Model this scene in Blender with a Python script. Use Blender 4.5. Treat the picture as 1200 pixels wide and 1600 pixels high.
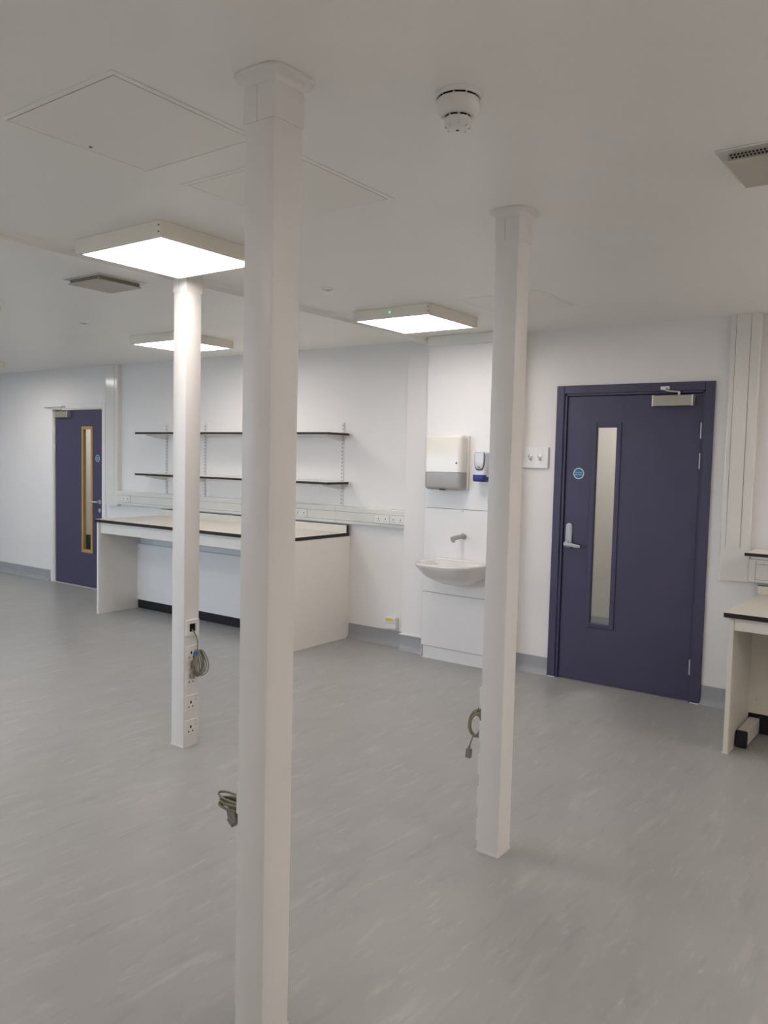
import bpy, bmesh, math, random
from mathutils import Vector, Matrix
for o in list(bpy.data.objects): bpy.data.objects.remove(o)
scn = bpy.context.scene
C = scn.collection
R = math.radians
random.seed(7)

# ------------------------------------------------------------------ camera
F, YAW, PITCH, ROLL, EYE = 1263.35, .62884, .066036, .023531, 1.567
fw = Vector((-math.sin(YAW)*math.cos(PITCH), math.cos(YAW)*math.cos(PITCH), -math.sin(PITCH)))
r0 = Vector((math.cos(YAW), math.sin(YAW), 0)); u0 = r0.cross(fw)
rt = math.cos(ROLL)*r0 + math.sin(ROLL)*u0; up = -math.sin(ROLL)*r0 + math.cos(ROLL)*u0
cd = bpy.data.cameras.new('camera'); cam = bpy.data.objects.new('camera', cd); C.objects.link(cam)
cd.sensor_fit = 'VERTICAL'; cd.sensor_height = 24.0; cd.sensor_width = 18.0; cd.lens = F/1600*24.0
cd.clip_start = .02; cd.clip_end = 200
cam.matrix_world = Matrix(((rt.x, up.x, -fw.x, 0), (rt.y, up.y, -fw.y, 0), (rt.z, up.z, -fw.z, EYE), (0, 0, 0, 1)))
scn.camera = cam

# ------------------------------------------------------------------ light and exposure
SKY = 6.6          # overcast sky outside the windows behind the camera
PANEL = 9.0        # the ceiling light panels
CORRIDOR = (21, 17)
scn.view_settings.view_transform = 'Standard'; scn.view_settings.look = 'None'
scn.view_settings.gamma = 1.0; scn.view_settings.use_curve_mapping = False
scn.view_settings.exposure = 0.38
w = bpy.data.worlds.new('sky'); scn.world = w; w.use_nodes = True
bg = w.node_tree.nodes['Background']; bg.inputs[0].default_value = (.68, .80, 1.0, 1); bg.inputs[1].default_value = SKY
WINDOWS = [(-9.9, -8.2), (-8.1, -6.5), (-6.4, -4.8)]
WY, SILL, HEAD = -1.0, .95, 2.3        # rear wall with windows
for a, b in WINDOWS:                   # portals only guide the sampling of the sky through the openings
    l = bpy.data.lights.new('window_portal', 'AREA'); l.shape = 'RECTANGLE'; l.size = b-a; l.size_y = HEAD-SILL
    l.cycles.is_portal = True
    lo = bpy.data.objects.new('window_portal', l); C.objects.link(lo)
    lo.location = ((a+b)/2, WY-.16, (SILL+HEAD)/2); lo.rotation_euler = (R(90), 0, 0)
for x, watts in zip((-2.3, -10.6), CORRIDOR):                 # unseen lamps added to light the corridor behind the door panes
    l = bpy.data.lights.new('corridor_lamp', 'AREA'); l.shape = 'SQUARE'; l.size = .55; l.energy = watts; l.color = (1, .95, .92)
    lo = bpy.data.objects.new('corridor_lamp', l); C.objects.link(lo); lo.location = (x, 6.45, 2.5)

# ------------------------------------------------------------------ materials
def mat(name, col, rough=.5, spec=.5, metal=0., noise=0., nscale=20., bump=0., bscale=200., emit=None, coat=0.):
    m = bpy.data.materials.new(name); m.use_nodes = True
    nt = m.node_tree; b = nt.nodes['Principled BSDF']
    b.inputs['Base Color'].default_value = (*col, 1); b.inputs['Roughness'].default_value = rough
    b.inputs['Specular IOR Level'].default_value = spec; b.inputs['Metallic'].default_value = metal
    if coat: b.inputs['Coat Weight'].default_value = coat; b.inputs['Coat Roughness'].default_value = .08
    tc = nt.nodes.new('ShaderNodeTexCoord')
    if noise:
        n = nt.nodes.new('ShaderNodeTexNoise'); n.inputs['Scale'].default_value = nscale; n.inputs['Detail'].default_value = 4
        nt.links.new(tc.outputs['Object'], n.inputs['Vector'])
        r = nt.nodes.new('ShaderNodeValToRGB')
        r.color_ramp.elements[0].position = .3; r.color_ramp.elements[1].position = .7
        r.color_ramp.elements[0].color = (*[max(0, c*(1-noise)) for c in col], 1)
        r.color_ramp.elements[1].color = (*[min(1, c*(1+noise)) for c in col], 1)
        nt.links.new(n.outputs['Fac'], r.inputs[0]); nt.links.new(r.outputs[0], b.inputs['Base Color'])
    if bump:
        n = nt.nodes.new('ShaderNodeTexNoise'); n.inputs['Scale'].default_value = bscale; n.inputs['Detail'].default_value = 3
        nt.links.new(tc.outputs['Object'], n.inputs['Vector'])
        bp = nt.nodes.new('ShaderNodeBump'); bp.inputs['Strength'].default_value = bump; bp.inputs['Distance'].default_value = .002
        nt.links.new(n.outputs['Fac'], bp.inputs['Height']); nt.links.new(bp.outputs[0], b.inputs['Normal'])
    if emit:
        b.inputs['Emission Color'].default_value = (*emit[0], 1); b.inputs['Emission Strength'].default_value = emit[1]
    return m
M = {}
M['wall'] = mat('wall_paint', (.87, .85, .84), .55, .3, noise=.012, nscale=3, bump=.12, bscale=260)
M['ceil'] = mat('ceiling_paint', (.905, .895, .855), .42, .35, noise=.012, nscale=2, bump=.10, bscale=180)
M['beam'] = M['ceil']
M['hatch'] = mat('hatch_paint', (.895, .875, .82), .45, .35, noise=.012, nscale=2)
M['column'] = mat('column_white_upvc', (.82, .795, .77), .32, .45, noise=.01, nscale=4)
M['upvc'] = mat('white_plastic', (.82, .81, .79), .35, .45, noise=.01, nscale=6)
M['trunk'] = mat('trunking_plastic', (.80, .78, .74), .14, .5, noise=.01, nscale=6)
M['cream'] = mat('cream_painted_metal', (.88, .835, .735), .4, .4, noise=.015, nscale=8)
M['diffbeige'] = mat('beige_vent_metal', (.52, .48, .41), .5, .4, noise=.03, nscale=9)
M['dark'] = mat('dark_void', (.012, .011, .01), .7, .2, noise=.1)
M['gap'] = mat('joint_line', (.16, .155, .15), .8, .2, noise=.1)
M['black'] = mat('black_plinth_plastic', (.013, .014, .018), .45, .4, noise=.1)
M['core'] = mat('dark_laminate_core', (.022, .016, .016), .5, .4, noise=.15, nscale=60)
M['lamin'] = mat('cream_laminate', (.78, .745, .66), .38, .4, noise=.015, nscale=30)
M['board'] = mat('white_melamine_board', (.87, .83, .78), .4, .4, noise=.012, nscale=12)
M['boardw'] = mat('white_gloss_board', (.86, .845, .845), .28, .5, noise=.008, nscale=10)
M['blue'] = mat('slate_blue_door_paint', (.068, .062, .120), .42, .4, noise=.05, nscale=5, bump=.08, bscale=120)
M['metal'] = mat('satin_silver_metal', (.62, .61, .58), .38, .5, metal=.75, noise=.03, nscale=40)
M['grey'] = mat('light_grey_hardware', (.50, .53, .58), .4, .5, noise=.02, nscale=30)
M['closer'] = mat('champagne_closer_cover', (.40, .37, .31), .42, .5, metal=.35, noise=.03, nscale=30)
M['chrome'] = mat('chrome', (.75, .75, .75), .12, .5, metal=1, noise=.01)
M['tap'] = mat('grey_tap_metal', (.40, .39, .37), .35, .5, metal=.5, noise=.03, nscale=30)
M['china'] = mat('white_vitreous_china', (.80, .775, .755), .12, .5, noise=.008, nscale=6, coat=.4)
M['disp'] = mat('cream_gloss_plastic', (.83, .80, .74), .18, .5, noise=.008, nscale=8, coat=.3)
M['dispg'] = mat('grey_smoked_plastic', (.42, .41, .39), .25, .5, noise=.02, nscale=12)
M['navy'] = mat('navy_plastic', (.02, .03, .22), .3, .5, noise=.05)
M['navyline'] = mat('dark_slate_plastic', (.05, .055, .10), .35, .5, noise=.05)
M['softblue'] = mat('pale_grey_plastic', (.72, .73, .78), .28, .5, noise=.01)
M['signblue'] = mat('sign_blue', (.012, .17, .36), .4, .4, noise=.04, nscale=40)
M['signwhite'] = mat('sign_white', (.70, .76, .80), .4, .4, noise=.02)
M['yellow'] = mat('yellow_label', (.72, .60, .02), .5, .4, noise=.05, nscale=60)
M['cable'] = mat('grey_cable_sheath', (.27, .25, .18), .45, .4, noise=.08, nscale=60)
M['plug'] = mat('grey_connector', (.24, .22, .19), .45, .4, noise=.1, nscale=60)
M['tie'] = mat('blue_tape', (.03, .19, .55), .4, .4, noise=.1, nscale=80)
M['green'] = mat('dark_green_plastic', (.03, .07, .06), .45, .4, noise=.1)
M['lamp'] = mat('lamp_diffuser', (.9, .9, .9), .5, .3, emit=((1, .915, .86), PANEL), noise=.01)
M['led'] = mat('green_led', (.02, .5, .2), .4, .4, emit=((.05, 1, .4), 1.2), noise=.01)
M['tarmac'] = mat('exterior_paving', (.25, .25, .24), .9, .2, noise=.1, nscale=3)
M['corr'] = mat('corridor_wall_paint', (.62, .57, .53), .55, .3, noise=.015, nscale=3)

def vinyl(name, base, k):
    m = bpy.data.materials.new(name); m.use_nodes = True; nt = m.node_tree; N = nt.nodes; L = nt.links
    b = N['Principled BSDF']; b.inputs['Roughness'].default_value = .36; b.inputs['Specular IOR Level'].default_value = .42
    tc = N.new('ShaderNodeTexCoord')
    def fleck(scale, rot, seed, lo, hi):
        mp = N.new('ShaderNodeMapping'); mp.inputs['Scale'].default_value = scale; mp.inputs['Rotation'].default_value = (0, 0, rot)
        mp.inputs['Location'].default_value = (seed, seed*.7, 0)
        n = N.new('ShaderNodeTexNoise'); n.inputs['Scale'].default_value = 1; n.inputs['Detail'].default_value = 3.2; n.inputs['Roughness'].default_value = .62
        n.inputs['Distortion'].default_value = .35
        L.new(tc.outputs['Object'], mp.inputs[0]); L.new(mp.outputs[0], n.inputs['Vector'])
        mr = N.new('ShaderNodeMapRange'); mr.inputs[1].default_value = lo; mr.inputs[2].default_value = hi
        L.new(n.outputs['Fac'], mr.inputs[0]); return mr.outputs[0]
    col = None
    def mix(prev, fac, c, amount):
        mm = N.new('ShaderNodeMath'); mm.operation = 'MULTIPLY'; mm.inputs[1].default_value = amount; L.new(fac, mm.inputs[0])
        x = N.new('ShaderNodeMix'); x.data_type = 'RGBA'; L.new(mm.outputs[0], x.inputs[0])
        if prev is None: x.inputs[6].default_value = (*base, 1)
        else: L.new(prev, x.inputs[6])
        x.inputs[7].default_value = (*c, 1); return x.outputs[2]
    lt = [min(1, v*1.42) for v in base]; dk = [v*.70 for v in base]
    col = mix(None, fleck((5, 2.2, 1), R(8), 11, .40, .70), [v*.88 for v in base], .6*k)
    col = mix(col, fleck((15, 3.2, 1), R(10), 3, .56, .78), lt, .42*k)
    col = mix(col, fleck((18, 3.0, 1), R(-6), 29, .57, .78), dk, .50*k)
    col = mix(col, fleck((34, 5.5, 1), R(14), 71, .62, .74), lt, .40*k)
    L.new(col, b.inputs['Base Color'])
    return m
M['vinyl'] = vinyl('streaked_grey_vinyl', (.402, .398, .388), 1.1)
M['cove'] = vinyl('grey_coved_vinyl', (.37, .38, .395), .35)

def oak():
    m = bpy.data.materials.new('oak_bead'); m.use_nodes = True; nt = m.node_tree; b = nt.nodes['Principled BSDF']
    tc = nt.nodes.new('ShaderNodeTexCoord'); mp = nt.nodes.new('ShaderNodeMapping'); mp.inputs['Scale'].default_value = (60, 60, 4)
    n = nt.nodes.new('ShaderNodeTexNoise'); n.inputs['Scale'].default_value = 2
    r = nt.nodes.new('ShaderNodeValToRGB'); r.color_ramp.elements[0].color = (.42, .25, .075, 1); r.color_ramp.elements[1].color = (.56, .36, .13, 1)
    nt.links.new(tc.outputs['Object'], mp.inputs[0]); nt.links.new(mp.outputs[0], n.inputs['Vector'])
    nt.links.new(n.outputs['Fac'], r.inputs[0]); nt.links.new(r.outputs[0], b.inputs['Base Color']); b.inputs['Roughness'].default_value = .4
    return m
M['oak'] = oak()
def pane():
    m = bpy.data.materials.new('clear_glass_pane'); m.use_nodes = True; nt = m.node_tree; nt.nodes.clear()
    o = nt.nodes.new('ShaderNodeOutputMaterial'); t = nt.nodes.new('ShaderNodeBsdfTransparent'); g = nt.nodes.new('ShaderNodeBsdfGlossy')
    t.inputs[0].default_value = (.90, .93, .91, 1); g.inputs['Roughness'].default_value = .02
    f = nt.nodes.new('ShaderNodeFresnel'); f.inputs[0].default_value = 1.45; x = nt.nodes.new('ShaderNodeMixShader')
    ge = nt.nodes.new('ShaderNodeNewGeometry'); mm = nt.nodes.new('ShaderNodeMath'); mm.operation = 'MULTIPLY_ADD'   # no second reflection at the inner face of the sheet
    mm.inputs[1].default_value = -1; mm.inputs[2].default_value = 1; nt.links.new(ge.outputs['Backfacing'], mm.inputs[0])
    m2 = nt.nodes.new('ShaderNodeMath'); m2.operation = 'MULTIPLY'; nt.links.new(mm.outputs[0], m2.inputs[0]); nt.links.new(f.outputs[0], m2.inputs[1])
    nt.links.new(m2.outputs[0], x.inputs[0]); nt.links.new(t.outputs[0], x.inputs[1]); nt.links.new(g.outputs[0], x.inputs[2])
    nt.links.new(x.outputs[0], o.inputs[0]); return m
M['glass'] = pane()

# ------------------------------------------------------------------ mesh helpers
def nb(): return bmesh.new()
def box(bm, x0, x1, y0, y1, z0, z1, bev=0., seg=2, pick=None):
    t = bmesh.new(); bmesh.ops.create_cube(t, size=1)
    for v in t.verts:
        v.co = Vector(((x0+x1)/2 + v.co.x*(x1-x0), (y0+y1)/2 + v.co.y*(y1-y0), (z0+z1)/2 + v.co.z*(z1-z0)))
    if bev:
        es = [e for e in t.edges if pick is None or pick((e.verts[0].co+e.verts[1].co)/2, e.verts[1].co-e.verts[0].co)]
        bmesh.ops.bevel(t, geom=es, offset=bev, segments=seg, profile=.5, affect='EDGES', clamp_overlap=True)
    merge(bm, t); return bm
def merge(bm, t):
    me = bpy.data.meshes.new('tmp'); t.to_mesh(me); t.free(); bm.from_mesh(me); bpy.data.meshes.remove(me)
def lathe(bm, prof, seg=32, cx=0, cy=0, cz=0, mtx=None):
    t = bmesh.new(); rings = []
    for r, z in prof:
        if r < 1e-6: rings.append([t.verts.new((0, 0, z))])
        else: rings.append([t.verts.new((r*math.cos(2*math.pi*i/seg), r*math.sin(2*math.pi*i/seg), z)) for i in range(seg)])
    for a, b in zip(rings, rings[1:]):
        for i in range(seg):
            j = (i+1) % seg
            if len(a) == 1 and len(b) == 1: continue
            if len(a) == 1: t.faces.new((a[0], b[j], b[i]))
            elif len(b) == 1: t.faces.new((a[i], a[j], b[0]))
            else: t.faces.new((a[i], a[j], b[j], b[i]))
    for ring, flip in ((rings[0], True), (rings[-1], False)):
        if len(ring) > 2: t.faces.new(ring[::-1] if flip else ring)
    bmesh.ops.recalc_face_normals(t, faces=t.faces)
    if mtx is not None: bmesh.ops.transform(t, matrix=mtx, verts=t.verts)
    bmesh.ops.translate(t, vec=(cx, cy, cz), verts=t.verts); merge(bm, t); return bm
def tube(bm, pts, r, seg=8, cap=True):
    pts = [Vector(p) for p in pts]; t = bmesh.new(); rings = []; n = None
    for i, p in enumerate(pts):
        d = (pts[min(i+1, len(pts)-1)] - pts[max(i-1, 0)]).normalized()
        if n is None: n = d.orthogonal().normalized()
        n = (n - d*n.dot(d)); n = n.normalized() if n.length > 1e-6 else d.orthogonal().normalized()
        b = d.cross(n)
        rr = r[i] if isinstance(r, (list, tuple)) else r
        rings.append([t.verts.new(p + rr*(n*math.cos(2*math.pi*k/seg) + b*math.sin(2*math.pi*k/seg))) for k in range(seg)])
    for a, b in zip(rings, rings[1:]):
        for k in range(seg): t.faces.new((a[k], a[(k+1) % seg], b[(k+1) % seg], b[k]))
    if cap: t.faces.new(rings[0][::-1]); t.faces.new(rings[-1])
    bmesh.ops.recalc_face_normals(t, faces=t.faces); merge(bm, t); return bm
def smoothpath(P, n=10):
    P = [Vector(p) for p in P]; out = []
    for i in range(len(P)-1):
        a, b, c, d = P[max(i-1, 0)], P[i], P[i+1], P[min(i+2, len(P)-1)]
        for k in range(n):
            t = k/n
            out.append(.5*((2*b)+(c-a)*t+(2*a-5*b+4*c-d)*t*t+(3*b-a-3*c+d)*t**3))
    out.append(P[-1]); return out
def extrude_profile(bm, prof, x0, x1):       # profile points (y, z) swept along x
    t = bmesh.new(); A = [t.verts.new((x0, y, z)) for y, z in prof]; B = [t.verts.new((x1, y, z)) for y, z in prof]
    n = len(prof)
    for i in range(n): t.faces.new((A[i], A[(i+1) % n], B[(i+1) % n], B[i]))
    t.faces.new(A); t.faces.new(B[::-1]); bmesh.ops.recalc_face_normals(t, faces=t.faces); merge(bm, t); return bm
def loft(bm, rings, cap0=True, cap1=True):
    t = bmesh.new(); V = [[t.verts.new(p) for p in r] for r in rings]; n = len(V[0])
    for a, b in zip(V, V[1:]):
        for i in range(n): t.faces.new((a[i], a[(i+1) % n], b[(i+1) % n], b[i]))
    if cap0: t.faces.new(V[0][::-1])
    if cap1: t.faces.new(V[-1])
    bmesh.ops.recalc_face_normals(t, faces=t.faces); merge(bm, t); return bm

def root_loc(p):
    v = Vector((0, 0, 0))
    while p is not None: v += p.location; p = p.parent
    return v
def obj(name, bm, m, parent=None, T=None, smooth=0, origin=None):
    if T is not None: bmesh.ops.transform(bm, matrix=T, verts=bm.verts)
    base = root_loc(parent) if parent is not None else Vector(origin or (0, 0, 0))
    bmesh.ops.translate(bm, vec=-base, verts=bm.verts)
    me = bpy.data.meshes.new(name); bm.to_mesh(me); bm.free()
    me.materials.append(M[m] if isinstance(m, str) else m)
    if smooth:
        me.polygons.foreach_set('use_smooth', [True]*len(me.polygons))
        try: me.set_sharp_from_angle(angle=R(smooth))
        except Exception: pass
    o = bpy.data.objects.new(name, me); C.objects.link(o)
    if parent is not None: o.parent = parent
    else: o.location = base
    return o
def tag(o, label=None, cat=None, group=None, kind=None):
    if label: o['label'] = label
    if cat: o['category'] = cat
    if group: o['group'] = group
    if kind: o['kind'] = kind
    return o
def thing(name, loc, label, cat, group=None, kind=None):
    o = bpy.data.objects.new(name, None); C.objects.link(o); o.location = loc; o.empty_display_size = .1
    return tag(o, label, cat, group, kind)
def dup(root, loc, label=None):
    def cp(o, par):
        c = o.copy(); C.objects.link(c)
        if par is not None: c.parent = par
        for ch in o.children: cp(ch, c)
        return c
    r = cp(root, None); r.location = loc
    if label: r['label'] = label
    return r
def bx(*a, **k): return box(nb(), *a, **k)

# ------------------------------------------------------------------ room shell
WB = 5.48; H = 2.52; XL, XR = -12.2, 2.6
fl = obj('floor', bx(XL-.2, XR+.2, WY-.2, 7.6, -.1, 0), 'vinyl'); tag(fl, 'grey vinyl floor with fine pale and dark streaks', 'floor', kind='structure')
ce = obj('ceiling', bx(XL-.2, XR+.2, WY-.2, 7.6, H, H+.15), 'ceil'); tag(ce, 'plain white painted ceiling over the whole room', 'ceiling', kind='structure')
D1 = (-2.42, -1.407); D2 = (-8.88, -7.874); DH = 2.08
b = nb()
box(b, XL-.15, D2[0], WB, WB+.15, 0, H); box(b, D2[0], D2[1], WB, WB+.15, DH, H); box(b, D2[1], D1[0], WB, WB+.15, 0, H)
box(b, D1[0], D1[1], WB, WB+.15, DH, H); box(b, D1[1], XR+.15, WB, WB+.15, 0, H)
tag(obj('wall_back', b, 'wall'), 'long white painted wall holding both blue doors', 'wall', kind='structure')
tag(obj('wall_left', bx(XL-.15, XL, WY, WB, 0, H), 'wall'), 'white end wall at the far left of the room', 'wall', kind='structure')
tag(obj('wall_right', bx(XR, XR+.15, WY, WB, 0, H), 'wall'), 'white end wall beyond the low right bench', 'wall', kind='structure')
b = nb(); xs = [XL-.15] + [v for ab in WINDOWS for v in ab] + [XR+.15]
for i in range(0, len(xs), 2): box(b, xs[i], xs[i+1], WY-.25, WY, 0, H)
for a, c in WINDOWS: box(b, a, c, WY-.25, WY, 0, SILL); box(b, a, c, WY-.25, WY, HEAD, H)
tag(obj('wall_front', b, 'wall'), 'white outer wall with windows behind the viewpoint', 'wall', kind='structure')
for i, (a, c) in enumerate(WINDOWS):
    t = thing('window_%d' % (i+1), ((a+c)/2, WY-.1, SILL), '%s white framed window of the outer wall' % ('far left', 'middle', 'right hand')[i], 'window', kind='structure')
    b = nb()
    for q in ((a, a+.06, SILL, HEAD), (c-.06, c, SILL, HEAD), (a, c, SILL, SILL+.06), (a, c, HEAD-.06, HEAD), ((a+c)/2-.03, (a+c)/2+.03, SILL, HEAD)):
        box(b, q[0], q[1], WY-.14, WY-.08, q[2], q[3])
    obj('window_frame', b, 'upvc', t); obj('pane', bx(a+.05, c-.05, WY-.115, WY-.109, SILL+.05, HEAD-.05), 'glass', t)
    obj('window_sill', bx(a-.03, c+.03, WY-.08, WY+.06, SILL-.03, SILL, bev=.005), 'upvc', t)
tag(obj('ground', bx(-40, 30, -40, WY-.26, -.4, -.3), 'tarmac'), 'grey paving outside the windows', 'ground', kind='structure')
# corridor seen through the door panes
b = bx(XL-.15, XR+.15, 7.3, 7.45, 0, H); box(b, XL-.15, XL, WB+.15, 7.3, 0, H); box(b, XR, XR+.15, WB+.15, 7.3, 0, H)
tag(obj('wall_corridor', b, 'corr'), 'beige corridor wall seen through the door panes', 'wall', kind='structure')
b = nb(); extrude_profile(b, [(7.3, .13), (7.292, .13), (7.292, .03), (7.275, .004), (7.275, 0), (7.3, 0)], XL, XR)
tag(obj('baseboard_corridor', b, 'cove'), 'grey coved skirting along the corridor wall', 'skirting', kind='structure')

# return of an old partition beside the sink, and the ceiling downstand in line with it
NX0, NX1, NY = -3.725, -3.497, 5.40
tag(obj('wall_return', bx(NX0, NX1, NY, WB, 0, H, bev=.003, seg=1), 'wall'), 'narrow white wall return left of the wash basin panel', 'wall', kind='structure')
b = nb(); t = bmesh.new()
prof = [(-3.44, H+.01), (-3.44, H), (-3.470, H-.0015), (-3.485, H-.006), (-3.492, H-.013), (-3.496, H-.036), (-3.60, H-.036), (-3.605, H+.01)]
A = [t.verts.new((x, WY, z)) for x, z in prof]; B = [t.verts.new((x, WB, z)) for x, z in prof]
for i in range(len(prof)): j = (i+1) % len(prof); t.faces.new((A[i], A[j], B[j], B[i]))
t.faces.new(A); t.faces.new(B[::-1]); bmesh.ops.recalc_face_normals(t, faces=t.faces); merge(b, t)
tag(obj('trim_1', b, 'beam', smooth=25), 'shallow plastered ridge running across the ceiling towards the wash basin', 'ceiling trim', kind='structure')

SK = .13
def skirt(x0, x1, y, label):
    b = nb(); extrude_profile(b, [(y, SK), (y-.005, SK), (y-.005, .05), (y-.009, .028), (y-.018, .012), (y-.032, .003), (y-.032, 0), (y, 0)], x0, x1)
    return tag(obj('baseboard_back', b, 'cove', smooth=30), label, 'skirting', kind='structure')
skirt(XL, -8.945, WB, 'grey coved skirting left of the far blue door')
skirt(-7.83, -6.83, WB, 'grey coved skirting between far door and long bench')
skirt(-4.336, NX0, WB, 'grey coved skirting between long bench and wash basin return')
skirt(NX0-.008, NX1-.02, NY, 'short piece of grey coved skirting on the narrow wall return')
skirt(-2.74, -2.46, WB, 'grey coved skirting between wash basin panel and near blue door')
skirt(-1.376, -1.035, WB, 'grey coved skirting between near blue door and low bench')
skirt(-1.0, XR, WB, 'grey coved skirting behind the low right bench')
b = nb(); box(b, NX0-.012, NX1, NY-.014, NY, SK, SK+.012, bev=.003); box(b, NX1-.022, NX1, NY-.014, NY, 0, SK, bev=.003); box(b, NX1-.04, NX1+.004, NY-.03, NY, 0, .006)
tag(obj('trim_2', b, 'upvc'), 'white capping strip over the skirting of the narrow wall return', 'trim', kind='structure')

# ------------------------------------------------------------------ doors
def text_mesh(s, size, T):
    cu = bpy.data.curves.new('lettering', 'FONT'); cu.body = s; cu.size = size; cu.align_x = 'CENTER'; cu.align_y = 'CENTER'; cu.extrude = .0004
    o = bpy.data.objects.new('lettering', cu); C.objects.link(o); bpy.context.view_layer.update()
    me = bpy.data.meshes.new_from_object(o.evaluated_get(bpy.context.evaluated_depsgraph_get()))
    bpy.data.objects.remove(o); bpy.data.curves.remove(cu)
    b = nb(); b.from_mesh(me); bpy.data.meshes.remove(me); bmesh.ops.transform(b, matrix=T, verts=b.verts); return b
def facing_back(x, y, z):        # local xy plane -> wall plane facing -y
    return Matrix.Translation((x, y, z)) @ Matrix.Rotation(R(90), 4, 'X')
def make_door(name, label, xl, s, painted):
    """xl = world x of the leaf's handle edge; s=+1 when the hinges are to the right, -1 to the left"""
    X = lambda d: xl + s*d
    def sb(bm, d0, d1, *a, **k):
        x0, x1 = sorted((X(d0), X(d1))); return box(bm, x0, x1, *a, **k)
    t = thing(name, (X(.463), WB, 0), label, 'door', kind='structure')
    fm = 'blue' if painted else 'boardw'
    yl = WB+.010               # front face of the leaf
    # architrave and lining
    b = nb()
    sb(b, -.08, -.022, WB-.018, WB, 0, 2.115, bev=.004); sb(b, .948, 1.006, WB-.018, WB, 0, 2.115, bev=.004); sb(b, -.022, .948, WB-.018, WB, 2.058, 2.115, bev=.004)
    obj('architrave', b, fm, t)
    b = nb()
    sb(b, -.036, -.004, WB-.006, WB+.15, 0, 2.076); sb(b, .932, .964, WB-.006, WB+.15, 0, 2.076); sb(b, -.036, .964, WB-.006, WB+.15, 2.043, 2.076)
    sb(b, -.004, .012, WB+.058, WB+.1, 0, 2.043); sb(b, .916, .932, WB+.058, WB+.1, 0, 2.043); sb(b, -.004, .932, WB+.058, WB+.1, 2.028, 2.043)
    obj('door_lining', b, fm if painted else 'lamin', t)
    # leaf with the vision slot
    g0, g1, z0, z1 = .195, .390, .410, 1.845
    b = nb(); ye = yl+.044
    sb(b, 0, g0, yl, ye, .006, 2.038); sb(b, g1, .926, yl, ye, .006, 2.038); sb(b, g0, g1, yl, ye, .006, z0); sb(b, g0, g1, yl, ye, z1, 2.038)
    leaf = obj('door_leaf', b, 'blue', t)
    bm_ = 'blue' if painted else 'oak'
    wv = .026
    for part in ('l', 'r', 't', 'b'):
        b = nb()
        if part == 'l': sb(b, g0-.008, g0+wv, yl-.008, yl+.03, z0-.008, z1+.008, bev=.003)
        if part == 'r': sb(b, g1-wv, g1+.008, yl-.008, yl+.03, z0-.008, z1+.008, bev=.003)
        if part == 't': sb(b, g0+wv, g1-wv, yl-.008, yl+.03, z1-wv, z1+.008, bev=.003)
        if part == 'b': sb(b, g0+wv, g1-wv, yl-.008, yl+.03, z0-.008, z0+wv, bev=.003)
        obj('glazing_bead', b, bm_, leaf)
    b = nb(); sb(b, g0+.002, g1-.002, yl+.024, yl+.030, z0+.002, z1-.002); obj('pane', b, 'glass', leaf)
    # dark gap behind the leaf bottom
    # hinges
    for zc in (1.797, 1.598, .233):
        b = nb()
        for k in (-1, 0, 1):
            lathe(b, [(.0075, -.0155), (.0075, .0155)], 14, X(.9285), yl-.006, zc + k*.033)
        lathe(b, [(.005, -.052), (.005, .052)], 12, X(.9285), yl-.006, zc)
        obj('hinge', b, 'metal', t)
    # closer
    cl = obj('door_closer', (lambda b: sb(b, .615, .875, yl-.052, yl, 1.958, 2.028, bev=.004))(nb()), 'closer', t)
    for d in (.612, .868): obj('end_cap', sb(nb(), d, d+.012, yl-.054, yl, 1.956, 2.030, bev=.002), 'metal', cl)
    b = nb()
    sb(b, .775, .790, yl-.035, yl-.018, 2.028, 2.050)
    tip = .64 if painted else .955
    yt = WB-.05 if painted else WB-.30
    if painted:
        tube(b, [(X(.782), yl-.027, 2.050), (X(.735), yl-.052, 2.054), (X(.70), yl-.05, 2.060)], .006)
        tube(b, [(X(.70), yl-.05, 2.060), (X(.694), WB-.03, 2.078)], .005)
        box(b, *sorted((X(.66), X(.72))), WB-.026, WB-.017, 2.066, 2.090, bev=.003)
        lathe(b, [(.011, -.006), (.011, .006)], 14, X(.692), WB-.034, 2.072, mtx=Matrix.Rotation(R(90), 4, 'X'))
    else:
        tube(b, [(X(.782), yl-.027, 2.050), (X(1.0), yl-.10, 2.072)], .007)
        tube(b, [(X(1.0), yl-.10, 2.072), (X(.72), WB-.03, 2.080)], .006)
        box(b, *sorted((X(.69), X(.75))), WB-.028, WB-.017, 2.068, 2.094, bev=.003)
    obj('closer_arm', b, 'metal', cl)
    # sign
    sx, sz = X(.097), 1.493
    sg = obj('door_sign', lathe(nb(), [(.040, 0), (.040, .0012)], 40, sx, yl, sz, mtx=Matrix.Rotation(R(90), 4, 'X')), 'signwhite', t)
    obj('sign_disc', lathe(nb(), [(.0335, 0), (.0335, .0006)], 40, sx, yl-.0013, sz, mtx=Matrix.Rotation(R(90), 4, 'X')), 'signblue', sg)
    b = text_mesh('Fire door', .0135, facing_back(sx, yl-.0024, sz+.0075)); merge(b, text_mesh('keep shut', .0135, facing_back(sx, yl-.0024, sz-.0075)))
    obj('lettering', b, 'signwhite', sg)
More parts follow.
